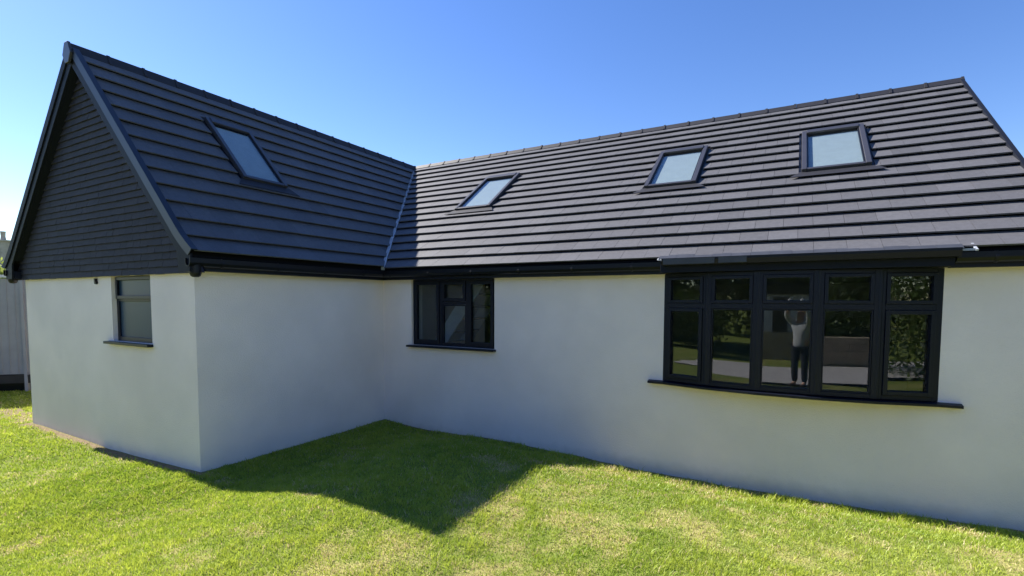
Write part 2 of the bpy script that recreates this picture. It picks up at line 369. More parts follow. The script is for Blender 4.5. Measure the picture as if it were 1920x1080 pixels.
def tiles(P, s0, s1, L, ncourse, tw, holes, clips, kick=None, gap=.0032):
    mb = MB(); g = L/ncourse
    for c in range(ncourse):
        t0 = c*g; t1 = (c+1)*g+(.03 if c < ncourse-1 else -.02); off = (c % 2)*tw/2
        s = math.floor(s0/tw)*tw - off
        while s < s1:
            tone = random.gauss(1, .055); lift = random.uniform(0, .0022)
            jt = random.uniform(-.0015, .0015)
            pcs = [[(max(s+gap/2, s0), t0+jt), (min(s+tw-gap/2, s1), t0+jt), (min(s+tw-gap/2, s1), t1), (max(s+gap/2, s0), t1)]]
            s += tw
            if pcs[0][1][0]-pcs[0][0][0] < .01: continue
            for (h0, h1, k0, k1) in holes:
                new = []
                for p in pcs:
                    for A in ((-1, 0, -h0), (1, 0, h1)):
                        q = clip(p, *A)
                        if len(q) > 2: new.append(q)
                    mid = clip(clip(p, 1, 0, h0), -1, 0, -h1) if len(p) > 2 else []
                    if len(mid) > 2:
                        for A in ((0, -1, -k0), (0, 1, k1)):
                            q = clip(mid, *A)
                            if len(q) > 2: new.append(q)
                pcs = new
            for p in pcs:
                for A in clips:
                    if len(p) > 2: p = clip(p, *A)
                if len(p) < 3 or area(p) < 2e-4: continue
                # the tail rests high on the course below, the head sits low
                hh = lambda q: .041*(1-(q[1]-t0)/(g)) + .004 + lift
                kk = lambda q: (kick(q[1]) if kick else 0)
                mb.prism([P(q[0], q[1], hh(q)-.017+kk(q)) for q in p], [P(q[0], q[1], hh(q)+kk(q)) for q in p], tone)
    return mb
sky_main = [(0.50, 1.28, 2.00, 3.43), (4.05, 4.82, 2.10, 3.50), (6.18, 6.96, 2.09, 3.52)]
sky_wing = [(-1.86, -1.13, 1.70, 3.08)]
def hole(r): return (r[0]-.035, r[1]+.035, r[2]-.10, r[3]+.05)
# valley lines in plane coordinates
def half(p, q, off):             # keep left/right side given by sign of off
    dx, dy = q[0]-p[0], q[1]-p[1]; L = math.hypot(dx, dy); a, b = dy/L, -dx/L
    sg = 1 if off > 0 else -1
    return (a*sg, b*sg, (a*p[0]+b*p[1])*sg+abs(off))
vm = half((E_, 0), (XR_, LM), .035); vw = half((-E_, 0), (YR_, LWG), -.035)
kick = lambda t: 0.045*max(0, 1-t/0.38)**1.6
tiles(PM, -3, XE-.02, LM-.03, 17, .30, [hole(r) for r in sky_main], [vm]).build('roof', M['tile'], house)
tiles(PW, -LW-G_+.03, 4, LWG-.03, 13, .30, [hole(r) for r in sky_wing], [vw], kick, gap=.0015).build('roof', M['tile'], house)
tiles(PL, -LW-G_+.03, 4, LWG-.03, 13, .30, [], [], kick).build('roof', M['tile'], house)
mb = MB()
mb.prism([PM(E_, 0, -.05), PM(XE-.04, 0, -.05), PM(XE-.04, LM, -.05), PM(XR_, LM, -.05)], [PM(E_, 0, -.012), PM(XE-.04, 0, -.012), PM(XE-.04, LM, -.012), PM(XR_, LM, -.012)])
mb.prism([PW(-LW-G_+.05, 0, -.05), PW(-E_, 0, -.05), PW(YR_, LWG, -.05), PW(-LW-G_+.05, LWG, -.05)], [PW(-LW-G_+.05, 0, -.012), PW(-E_, 0, -.012), PW(YR_, LWG, -.012), PW(-LW-G_+.05, LWG, -.012)])
mb.prism([PL(-LW-G_+.05, 0, -.05), PL(YR_+4, 0, -.05), PL(YR_, LWG, -.05), PL(-LW-G_+.05, LWG, -.05)], [PL(-LW-G_+.05, 0, -.012), PL(YR_+4, 0, -.012), PL(YR_, LWG, -.012), PL(-LW-G_+.05, LWG, -.012)])
yb = 2*YR_+E_
mb.prism([(XR_, YR_, ZR-.04), (XE-.04, YR_, ZR-.04), (XE-.04, yb, ZE-.04), (XL, yb, ZE-.04)], [(XR_, YR_, ZR), (XE-.04, YR_, ZR), (XE-.04, yb, ZE), (XL, yb, ZE)])
mb.build('roof_deck', M['deck'], house)

# valley trough
mb = MB()
va = PM(E_, 0, 0)+Vector((.01, -.03, 0)); vb = Vector((XR_, YR_, ZR-.03))
dirv = (vb-va).normalized(); side = dirv.cross(Vector((0, 0, 1))).normalized(); nv = side.cross(dirv)
ring = [(-.028, .038), (-.012, .046), (0, .036), (.012, .046), (.028, .038), (.028, -.01), (-.028, -.01)]
npt = 24; k0 = len(mb.v)
for i in range(npt+1):
    c = va.lerp(vb, i/npt) + nv*(0.0 + .006*random.random()) + side*random.uniform(-.005, .005)
    for (a_, b_) in ring: mb.v.append(tuple(c+side*a_+nv*b_))
for i in range(npt):
    for j in range(7): mb.f.append((i*7+j, i*7+(j+1) % 7, (i+1)*7+(j+1) % 7, (i+1)*7+j)); mb.t.append(1)
mb.f.append(tuple(range(7))); mb.t.append(1)
mb.build('valley_trough', M['valley'], house)

# ridges, each of segments with a collar
def ridge(p0, p1, aL, aR, seg=.45):
    mb = MB(); p0 = Vector(p0); p1 = Vector(p1); L = (p1-p0).length; d = (p1-p0)/L; side = d.cross(Vector((0, 0, 1))).normalized()
    nn = int(round(L/seg)); w = .115
    def prof(ex):
        zl = -math.tan(aL)*w; zr = -math.tan(aR)*w
        return [(-w-ex, zl+.045+ex*.3), (-.045, .052+ex), (.045, .052+ex), (w+ex, zr+.045+ex*.3), (w, zr+.03), (0, .005), (-w, zl+.03)]
    for i in range(nn):
        a, b = i*L/nn, (i+1)*L/nn; dz = random.uniform(-.002, .003)
        for (u0_, u1_, ex) in ((a+.002, b-.035, 0), (b-.035, b, .012)):
            pr = prof(ex)
            mb.prism([p0+d*u0_+side*x+Vector((0, 0, z+dz)) for x, z in pr], [p0+d*u1_+side*x+Vector((0, 0, z+dz)) for x, z in pr], random.gauss(1, .05))
    return mb
am = math.atan2(ZR-ZE, YR_+E_); aw = math.atan2(ZR-ZE, E_-XR_)
ridge((XR_, -LW-G_-.01, ZR-.01), (XR_, YR_-.02, ZR-.01), aw, aw).build('ridge_tiles', M['ridge'], house)
ridge((XR_+.1, YR_, ZR-.01), (XE+.01, YR_, ZR-.01), am, am).build('ridge_tiles', M['ridge'], house)
mb = MB(); yy = -LW-G_-.014
mb.prism([(XR_-.12, yy, ZR-.10), (XR_-.05, yy, ZR-.22), (XR_+.05, yy, ZR-.22), (XR_+.12, yy, ZR-.10), (XR_+.05, yy, ZR+.055), (XR_-.05, yy, ZR+.055)],
         [(XR_-.12, yy-.035, ZR-.10), (XR_-.05, yy-.035, ZR-.22), (XR_+.05, yy-.035, ZR-.22), (XR_+.12, yy-.035, ZR-.10), (XR_+.05, yy-.035, ZR+.055), (XR_-.05, yy-.035, ZR+.055)])
mb.build('ridge_end_cap', M['alu'], house, bevel=.006)

# gable: tile hanging
mb = MB(); g = .089; y0 = -LW-.012
zb = 2.365
def gx(z):    # half width of the gable face under the soffit
    return (ZR-.10 - z)/math.tan(aw)
k = 0; z = zb
while z < ZR-.35:
    s = XR_-gx(z)-.1 - (k % 2)*.085
    hw = gx(z); hwt = gx(z+g+.02)
    while s < XR_+hw:
        a = max(s+.001, XR_-hw); b_ = min(s+.169, XR_+hw); s += .17
        at, bt = max(a, XR_-hwt), min(b_, XR_+hwt)
        if b_-a < .004 or bt-at < .002: continue
        j = random.uniform(-.003, .003); tl = random.uniform(0, .003); tone = random.gauss(1, .09)
        zt = z+g+.02
        mb.prism([(a, y0-.012, z+j), (b_, y0-.012, z+j), (bt, y0, zt), (at, y0, zt)], [(a, y0-.036-tl, z+j), (b_, y0-.036-tl, z+j), (bt, y0-.014, zt), (at, y0-.014, zt)], tone)
    z += g; k += 1
mb.build('gable_cladding', M['clad'], house)
mb = MB(); mb.prism([(XR_-gx(2.38), -LW+.0, 2.38), (XR_+gx(2.38), -LW, 2.38), (XR_, -LW, ZR-.07)], [(XR_-gx(2.38), -LW-.011, 2.38), (XR_+gx(2.38), -LW-.011, 2.38), (XR_, -LW-.011, ZR-.07)])
mb.build('gable_backing', M['deck'], house)

# bargeboards, verge trims, verge soffits
for sg, P in ((1, PW), (-1, PL)):
    xe = E_ if sg > 0 else XL
    top = []
    for t_ in (0, .08, .16, .26, .38): top.append((P(0, t_, kick(t_)-.012).x, P(0, t_, kick(t_)-.012).z))
    top.append((XR_, ZR-.018))
    dep = .145/math.cos(aw)
    bot = [(XR_, ZR-.018-dep)]
    bx = P(0, .38, 0); bot.append((bx.x, bx.z-dep+.0))
    x2 = xe - sg*.30
    zk = P(0, .38, 0).z-dep
    bot += [(P(0, .30, 0).x - sg*.03, 2.375), (xe+sg*.0, 2.375)]
    poly = top+bot
    yb0, yb1 = -LW-G_+.0, -LW-G_+.026
    mb = MB(); mb.prism([(x, yb0, z) for x, z in poly], [(x, yb1, z) for x, z in poly]); mb.build('bargeboard', M['barge'], house, bevel=.003)
    # verge trim: an L shaped cap over the tile edge
    mb = MB(); N = 14
    ts = [0, .08, .16, .26, .38]+list(np.linspace(.7, LWG-.10, 9))
    for i in range(len(ts)-1):
        a, b_ = ts[i], ts[i+1]; ka, kb = kick(a), kick(b_)
        ya, yc = -LW-G_-.018, -LW-G_+.055
        mb.prism([P(ya, a, ka-.045), P(ya+.012, a, ka-.045), P(ya+.012, a, ka+.042), P(yc, a, ka+.042), P(yc, a, ka+.058), P(ya, a, ka+.058)],
                 [P(ya, b_, kb-.045), P(ya+.012, b_, kb-.045), P(ya+.012, b_, kb+.042), P(yc, b_, kb+.042), P(yc, b_, kb+.058), P(ya, b_, kb+.058)])
    mb.build('verge_trim', M['trim'] if sg > 0 else M['barge'], house)
    mb = MB(); q = [P(0, .3, -.16), P(0, LWG-.12, -.16)]
    mb.prism([(q[0].x, yb1, q[0].z), (q[1].x, yb1, q[1].z), (q[1].x, -LW-.03, q[1].z), (q[0].x, -LW-.03, q[0].z)],
             [(q[0].x, yb1, q[0].z+.02), (q[1].x, yb1, q[1].z+.02), (q[1].x, -LW-.03, q[1].z+.02), (q[0].x, -LW-.03, q[0].z+.02)])
    mb.build('verge_soffit', M['barge'], house)
    # boxed foot behind the board
    mb = MB(); x0, x1 = sorted((xe-sg*.005, (0.012 if sg > 0 else -WW-.012)))
    mb.box((x0, yb1+.001, 2.378), (x1, -LW-.04, 2.5)); mb.build('eaves_box', M['upvc'], house)

# eaves: fascia, soffit, gutter
fo = .135
mb = MB()
mb.prism([(fo, -LW-G_+.03, 2.385), (fo, -fo, 2.385), (BX0+.0, -fo, 2.385), (BX0, -fo+.02, 2.385), (fo-.02, -fo+.02, 2.385), (fo-.02, -LW-G_+.03, 2.385)],
         [(fo, -LW-G_+.03, 2.53), (fo, -fo, 2.53), (BX0+.0, -fo, 2.53), (BX0, -fo+.02, 2.53), (fo-.02, -fo+.02, 2.53), (fo-.02, -LW-G_+.03, 2.53)])
mb.build('fascia', M['upvc'], house)
mb = MB(); mb.box((BX1+.02, -fo, 2.385), (XE-.03, -fo+.02, 2.53)); mb.build('fascia', M['upvc'], house)
mb = MB(); mb.prism([(.002, -LW-G_+.15, 2.388), (fo-.022, -LW-G_+.15, 2.388), (fo-.022, -fo+.022, 2.388), (BX0-.002, -fo+.022, 2.388), (BX0-.002, -.002, 2.388), (.002, -.002, 2.388)], [(.002, -LW-G_+.15, 2.4), (fo-.022, -LW-G_+.15, 2.4), (fo-.022, -fo+.022, 2.4), (BX0-.002, -fo+.022, 2.4), (BX0-.002, -.002, 2.4), (.002, -.002, 2.4)]); mb.build('soffit', M['upvc'], house)
mb = MB(); mb.box((BX1+.022, -fo+.022, 2.388), (XE-.04, -.002, 2.400)); mb.build('soffit', M['upvc'], house)
gp = [(-.0, 0), (.0, -.05), (.018, -.082), (.05, -.095), (.082, -.082), (.10, -.05), (.10, .004), (.094, .004), (.094, -.048), (.078, -.077), (.05, -.088), (.022, -.077), (.006, -.05), (.006, 0)]
gzz = 2.522
def gutter(path, name='gutter'):
    mb = MB(); mb.sweep(gp, path); 
    return mb.build(name, M['gutter'], house)
q2 = math.sqrt(2)
gutter([((fo+.002, -LW-G_-.02, gzz), (1, 0)), ((fo+.002, -fo-.002, gzz), (1, -1)), ((BX0-.0, -fo-.002, gzz), (0, -1))])
gutter([((BX1+.04, -fo-.002, gzz), (0, -1)), ((XE, -fo-.002, gzz), (0, -1))])
gutter([((XL+.05, -LW-G_-.02, gzz), (-1, 0)), ((XL+.05, 7.6, gzz), (-1, 0))])
for x, y in [(.35+.8*i, -fo-.05) for i in range(6)] + [(7.75, -fo-.05)]:
    mb = MB(); mb.tube([(x-.012, y-.0, gzz-.044), (x+.012, y-.0, gzz-.044)], .056, 14); mb.build('gutter_bracket', M['gutter'], house)
for i in range(4):
    mb = MB(); mb.tube([(fo+.052, -2.9+.75*i-.012, gzz-.044), (fo+.052, -2.9+.75*i+.012, gzz-.044)], .056, 14); mb.build('gutter_bracket', M['gutter'], house)
# outlets hanging at the gutter ends
for x in (fo+.052-.02, XL+.05-.04):
    mb = MB(); y = -LW-G_+.075
    mb.tube([(x, y, 2.45), (x, y, 2.36), (x, y, 2.325), (x, y, 2.312)], [.062, .062, .05, .03], 16); mb.build('gutter_outlet', M['gutter'], house, smooth=False)

# right verge trim of the main roof
mb = MB()
mb.prism([PM(XE-.04, 0, -.06), PM(XE, 0, -.06), PM(XE, 0, .055), PM(XE-.04, 0, .055)], [PM(XE-.04, LM-.06, -.06), PM(XE, LM-.06, -.06), PM(XE, LM-.06, .055), PM(XE-.04, LM-.06, .055)])
mb.build('verge_trim', M['barge'], house)

# wall vent
mb = MB(); mb.tube([(-2.40, -LW-.001, 2.29), (-2.40, -LW-.03, 2.29)], .026, 14); mb.box((-2.412, -LW-.035, 2.29), (-2.388, -LW-.002, 2.345)); mb.build('wall_bracket', M['gutter'], house)

# --- skylights
def skylight(P, r):
    s0, s1, t0, t1 = r; hb = .012; ht = .080; fwid = .062; top = .05
    T = lambda s, t, h: tuple(P(s, t, h))
    mb = MB()
    def b(a0, a1, b0, b1, h0, h1): mb.prism([T(a0, b0, h0), T(a1, b0, h0), T(a1, b1, h0), T(a0, b1, h0)], [T(a0, b0, h1), T(a1, b0, h1), T(a1, b1, h1), T(a0, b1, h1)])
    b(s0, s0+fwid, t0, t1, hb, ht); b(s1-fwid, s1, t0, t1, hb, ht)
    b(s0+fwid, s1-fwid, t0, t0+.055, hb, ht-.006); b(s0+fwid, s1-fwid, t1-.11, t1, hb, ht+.012)
    f = mb.build('skylight', M['alu'], house, bevel=.006)
    mb = MB(); b = lambda a0, a1, b0, b1, h0, h1: mb.prism([T(a0, b0, h0), T(a1, b0, h0), T(a1, b1, h0), T(a0, b1, h0)], [T(a0, b0, h1), T(a1, b0, h1), T(a1, b1, h1), T(a0, b1, h1)])
    i0, i1, j0, j1 = s0+fwid, s1-fwid, t0+.055, t1-.11
    b(i0, i0+.02, j0, j1, hb+.02, ht-.02); b(i1-.02, i1, j0, j1, hb+.02, ht-.02); b(i0+.02, i1-.02, j0, j0+.02, hb+.02, ht-.02); b(i0+.02, i1-.02, j1-.02, j1, hb+.02, ht-.02)
    mb.build('gasket', M['gutter'], f)
    mb = MB(); b(i0+.02, i1-.02, j0+.02, j1-.02, ht-.032, ht-.026); mb.build('pane', M['skyglass'], f)
    mb = MB(); b(i0+.0, i1-.0, j0+.0, j1-.0, hb, hb+.012); mb.build('sky_tone_blind', M['sky_tone_blind'], f)
    # flashing: side channels and a dressed apron below
    mb = MB()
    b(s0-.034, s0-.001, t0-.09, t1+.045, -.008, .012); b(s1+.001, s1+.034, t0-.09, t1+.045, -.008, .012); b(s0-.0005, s1+.0005, t1+.001, t1+.05, -.008, .02)
    mb.build('side_flashing', M['gutter'], f)
    mb = MB()
    mb.prism([T(s0-.03, t0-.002, .03), T(s1+.03, t0-.002, .03), T(s1+.14, t0-.17, .046), T(s0-.14, t0-.17, .046)], [T(s0-.03, t0-.002, .038), T(s1+.03, t0-.002, .038), T(s1+.14, t0-.17, .053), T(s0-.14, t0-.17, .053)])
    mb.build('apron_flashing', M['ridge'], f)
for r in sky_main: skylight(PM, r)
for r in sky_wing: skylight(PW, r)

# --- flat windows
def frame_T(O, ex, out):
    O = Vector(O); ex = Vector(ex); out = Vector(out)
    return lambda x, d, z: tuple(O+ex*x+out*d+Vector((0, 0, z)))
def sash(mb, T, x0, x1, z0, z1, w=.05, d0=-.045, d1=.004):
    mb.box((x0, d0, z0), (x0+w, d1, z1), T); mb.box((x1-w, d0, z0), (x1, d1, z1), T)
    mb.box((x0+w, d0, z0), (x1-w, d1, z0+w), T); mb.box((x0+w, d0, z1-w), (x1-w, d1, z1), T)
def pane(T, x0, x1, z0, z1, par, m, d=-.030):
    mb = MB(); mb.box((x0, d-.006, z0), (x1, d, z1), T); return mb.build('pane', m, par)
def handle(T, x, z, par):
    mb = MB(); mb.box((x-.009, -.075, z-.02), (x+.009, -.06, z+.02), T); mb.box((x-.007, -.09, z-.09), (x+.007, -.075, z+.012), T); mb.build('handle', M['chrome'], par, bevel=.002)
# three light window in the main wall
T = frame_T((0, -.0, 0), (1, 0, 0), (0, -1, 0)); Ti = frame_T((0, .045, 0), (1, 0, 0), (0, -1, 0))
x0, x1, z0, z1 = .622, 2.220, 1.317, 2.388; fr = .035
mb = MB(); T_ = Ti
mb.box((x0, -.06, z0), (x0+fr, .0, z1), T_); mb.box((x1-fr, -.06, z0), (x1, .0, z1), T_); mb.box((x0+fr, -.06, z0), (x1-fr, .0, z0+fr), T_); mb.box((x0+fr, -.06, z1-fr), (x1-fr, .0, z1), T_)
a, b2 = 1.165, 1.675
mb.box((a, -.06, z0+fr), (a+.05, .001, z1-fr), T_); mb.box((b2, -.06, z0+fr), (b2+.05, .001, z1-fr), T_)
mb.box((a+.05, -.06, 1.985), (b2, .001, 2.035), T_)
sash(mb, T_, x0+fr+.002, a-.002, z0+fr+.002, z1-fr-.002, d1=.018); sash(mb, T_, b2+.052, x1-fr-.002, z0+fr+.002, z1-fr-.002, d1=.018)
sash(mb, T_, a+.052, b2-.002, 2.037, z1-fr-.002, d1=.018); sash(mb, T_, a+.052, b2-.002, z0+fr+.002, 1.983, w=.02, d1=-.004)
win = mb.build('window', M['upvc'], house, bevel=.003); win['label'] = 'three light casement window by the inner corner'
pane(T_, x0+fr+.052, a-.052, z0+fr+.052, z1-fr-.052, win, M['glass']); pane(T_, b2+.102, x1-fr-.052, z0+fr+.052, z1-fr-.052, win, M['glass'])
pane(T_, a+.102, b2-.052, 2.087, z1-fr-.052, win, M['glass']); pane(T_, a+.072, b2-.022, z0+fr+.022, 1.963, win, M['glass'])
handle(T_, b2+.08, 1.83, win)
mb = MB(); mb.box((.565, -.03, 1.283), (2.25, .085, 1.314), T); mb.build('sill', M['upvc'], win, bevel=.004)
# gable window, obscure glass
T = frame_T((0, -LW, 0), (1, 0, 0), (0, -1, 0)); T_ = frame_T((0, -LW+.055, 0), (1, 0, 0), (0, -1, 0))
x0, x1, z0, z1 = -2.003, -.987, 1.487, 2.363
mb = MB()
mb.box((x0, -.06, z0), (x0+.06, .0, z1), T_); mb.box((x1-.06, -.06, z0), (x1, .0, z1), T_); mb.box((x0+.06, -.06, z0), (x1-.06, .0, z0+.06), T_); mb.box((x0+.06, -.06, z1-.04), (x1-.06, .0, z1), T_)
mb.box((x0+.06, -.06, 2.03), (x1-.06, .001, 2.075), T_); sash(mb, T_, x0+.03, x1-.03, 2.06, z1-.005, w=.045, d0=.002, d1=.024)
win = mb.build('window', M['upvc'], house, bevel=.004); win['label'] = 'small gable window with obscure glass'
pane(T_, x0+.06, x1-.06, 2.075, z1-.04, win, M['frost'], d=-.012); pane(T_, x0+.06, x1-.06, z0+.06, 2.03, win, M['frost'], d=-.02)
mb = MB(); mb.box((x0-.13, -.05, 1.448), (x1+.02, .07, 1.483), T); mb.build('sill', M['upvc'], win, bevel=.004)

# --- bow window
cx = (BX0+BX1)/2; bow = [(BX0+.002, -.0), (cx-.83, -.145), (cx-.29, -.215), (cx+.29, -.215), (cx+.83, -.145), (BX1-.002, -.0)]
zb0, zb1, ztr = 1.052, 2.392, 2.0
mb = MB(); panes = []; handles = []
for i in range(5):
    p, q = Vector((*bow[i], 0)), Vector((*bow[i+1], 0)); L = (q-p).length; ex = (q-p)/L; out = Vector((ex.y, -ex.x, 0))
    Tb = frame_T(p, ex, out); f_ = .05
    mb.box((.012, -.06, zb0), (f_, .0, zb1), Tb); mb.box((L-f_, -.06, zb0), (L-.012, .0, zb1), Tb)
    mb.box((f_, -.06, zb0), (L-f_, .0, zb0+.045), Tb); mb.box((f_, -.06, zb1-.045), (L-f_, .0, zb1), Tb); mb.box((f_, -.06, ztr-.03), (L-f_, .001, ztr+.03), Tb)
    opening = i in (0, 4)
    sash(mb, Tb, f_+.002, L-f_-.002, ztr+.032, zb1-.047, w=.035, d1=.012); 
    panes.append((Tb, f_+.037, L-f_-.037, ztr+.067, zb1-.082))
    w_ = .042 if opening else .014
    sash(mb, Tb, f_+.002, L-f_-.002, zb0+.047, ztr-.032, w=w_, d1=.016 if opening else -.006)
    panes.append((Tb, f_+.002+w_, L-f_-.002-w_, zb0+.047+w_, ztr-.032-w_))
for i in range(6):   # corner posts
    x, y = bow[i]; mb.tube([(x if i not in (0, 5) else x+(.012 if i == 0 else -.012), y+.012+.018, zb0), (x if i not in (0, 5) else x+(.012 if i == 0 else -.012), y+.03, zb1)], .034, 12)
bay = mb.build('bow_window', M['upvc'], house, bevel=.003)
for (Tb, a, b_, c, d) in panes: pane(Tb, a, b_, c, d, bay, M['glass'])
mb = MB(); ou = [(BX0-.175, -.055)]; 
front = [(BX0-.175, -.075)] + [(BX0+.02, -.085)] + [(x, y-.075) for x, y in bow[1:5]] + [(BX1-.02, -.085), (BX1+.185, -.075)]
back = [(BX1+.185, -.0015), (BX0-.175, -.0015)]
poly = front+back
# sill as a strip of quads so it stays convex
ctr = []
bk = [(f[0], -.002) for f in front]
for i in range(len(front)-1):
    a, b_, c, d = front[i], front[i+1], bk[i+1], bk[i]
    mb.prism([(a[0], a[1], 1.012), (b_[0], b_[1], 1.012), (c[0], c[1], 1.012), (d[0], d[1], 1.012)], [(a[0], a[1], 1.038), (b_[0], b_[1], 1.038), (c[0], c[1], 1.049), (d[0], d[1], 1.049)])
mb.box((BX0+.004, -.0015, 1.012), (BX1-.004, .2, 1.044))
mb.build('sill', M['upvc'], bay)
# canopy over the bow: fascia, projecting gutter and lead top
mb = MB(); fy = -.262
mb.box((BX0+.0, fy, 2.395), (BX1+.02, fy+.03, 2.492)); mb.box((BX0+.001, fy+.031, 2.3955), (BX1+.019, -.0, 2.41)); mb.box((BX0+.001, fy+.03, 2.41), (BX0+.02, -.14, 2.49)); mb.box((BX1, fy+.03, 2.41), (BX1+.019, -.14, 2.49))
mb.build('bow_fascia', M['barge'], house, bevel=.003)
mb = MB(); mb.sweep([(0, 0), (0, -.075), (.075, -.075), (.085, -.02), (.085, .006), (.079, .006), (.079, -.018), (.069, -.069), (.006, -.069), (.006, 0)], [((BX0+.03, fy-.001, 2.552), (0, -1)), ((BX1+.05, fy-.001, 2.556), (0, -1))])
mb.build('bow_gutter', M['gutter'], house)
mb = MB(); N = 14
for i in range(N):
    a = BX0-.02+(BX1+.10-BX0)*i/N; b_ = BX0-.02+(BX1+.10-BX0)*(i+1)/N - .003
    w1 = random.uniform(-.006, .006)
    mb.prism([(a, fy-.02, 2.552+w1*.3), (b_, fy-.02, 2.552+w1*.3), (b_, -.06, 2.648), (a, -.06, 2.648)], [(a, fy-.02, 2.562+w1*.3), (b_, fy-.02, 2.562+w1*.3), (b_, -.06, 2.66), (a, -.06, 2.66)])
mb.build('lead_flashing', M['lead'], house)
# pale clips at both ends and new grey length of gutter on the left
mb = MB(); mb.box((BX0+.05, fy-.092, 2.485), (BX0+.62, fy-.086, 2.553)); mb.box((BX0+.66, fy-.092, 2.487), (BX0+.95, fy-.086, 2.553)); mb.build('gutter_face', M['lead'], house)
mb = MB(); mb.prism([(BX1+.165, -.25, 2.53), (BX1+.185, -.25, 2.53), (BX1+.165, -.17, 2.60), (BX1+.145, -.17, 2.60)], [(BX1+.165, -.256, 2.545), (BX1+.185, -.256, 2.545), (BX1+.165, -.176, 2.612), (BX1+.145, -.176, 2.612)]); mb.build('gutter_clip', M['valley'], house)
mb = MB(); mb.box((BX1+.055, -.25, 2.535), (BX1+.16, -.15, 2.556)); mb.build('gutter_union', M['valley'], house)
mb = MB(); mb.prism([(BX0-.04, -.26, 2.545), (BX0+.03, -.29, 2.53), (BX0+.05, -.20, 2.56), (BX0-.03, -.2, 2.57)], [(BX0-.04, -.262, 2.56), (BX0+.03, -.30, 2.552), (BX0+.05, -.20, 2.58), (BX0-.03, -.2, 2.585)]); mb.build('gutter_clip', M['valley'], house)

# ------------------------------------------------------------------ beyond the left corner: fence, neighbour, shrub
M['panel'] = mat('fence_panel', (0.30, 0.31, 0.33), 0.7, noise=0.10, nscale=2.5)
M['dark'] = mat('dark_timber', (0.035, 0.033, 0.03), 0.8, noise=0.2, nscale=6)
fence = empty('fence', (-8.9, -2.3, -.1)); tag(fence, 'tall grey panel fence left of the gable wall', 'fence')
A = Vector((-6.2, 0.6, 0)); B = Vector((-12.2, -5.0, 0)); d = (B-A).normalized(); L = (B-A).length; nrm = Vector((-d.y, d.x, 0))
if nrm.dot(CAM-A) < 0: nrm = -nrm
Tf = frame_T(A, d, nrm)
nseg = 11
for i in range(nseg):
    a, b_ = i*L/nseg, (i+1)*L/nseg
    mb = MB(); mb.box((a+.03, -.02, .36), (b_-.03, .0, 2.50), Tf)
    for j in range(1, 5): mb.box((a+j*(b_-a)/5-.006, .0005, .36), (a+j*(b_-a)/5+.006, .012, 2.50), Tf)
    mb.build('panel', M['panel'], fence)
    mb = MB(); mb.box((a-.03, -.05, -.2), (a+.03, .04, 2.52), Tf); mb.build('post', M['panel'], fence)
mb = MB(); mb.box((0, -.05, 2.525), (L, .06, 2.585), Tf); mb.build('capping', M['pale'], fence)
mb = MB(); mb.box((0, -.04, .16), (L, .03, .34), Tf); mb.build('board_and_dark_gap', M['dark'], fence)
mb = MB(); mb.box((0, -.09, -.3), (L, -.05, .5), Tf); mb.build('board_and_dark_gap', M['gutter'], fence)  # black sheet set behind, painting the shaded gap under the fence

M['oldroof'] = mat('old_roof_tile', (0.20, 0.165, 0.13), 0.9, noise=0.3, nscale=3, bump=.5, bscale=12)
M['brick'] = mat('pale_stone', (0.34, 0.31, 0.27), 0.9, noise=0.2, nscale=5)
nb = empty('cottage', (-29, 4, 0)); tag(nb, 'distant brown roofed cottage with chimney beyond the fence', 'house')
mb = MB(); mb.box((-33, -6, -.3), (-25.5, 3.0, 2.9)); mb.build('wall', M['brick'], nb)
mb = MB(); mb.prism([(-33.4, -6.4, 2.8), (-25.1, -6.4, 2.8), (-29.25, -6.4, 4.55)], [(-33.4, 3.4, 2.8), (-25.1, 3.4, 2.8), (-29.25, 3.4, 4.55)]); rf = mb.build('roof', M['oldroof'], nb)
mb = MB(); mb.box((-27.6, 2.72, 3.2), (-27.1, 3.2, 4.80)); mb.box((-27.66, 2.66, 4.80), (-27.04, 3.26, 4.88)); mb.build('chimney', M['brick'], nb, bevel=.01)
mb = MB(); mb.tube([(-27.35, 2.96, 4.85), (-27.35, 2.96, 5.05), (-27.35, 2.96, 5.25), (-27.35, 2.96, 5.3)], [.12, .09, .10, .12], 12); mb.build('chimney_pot', M['brick'], nb)

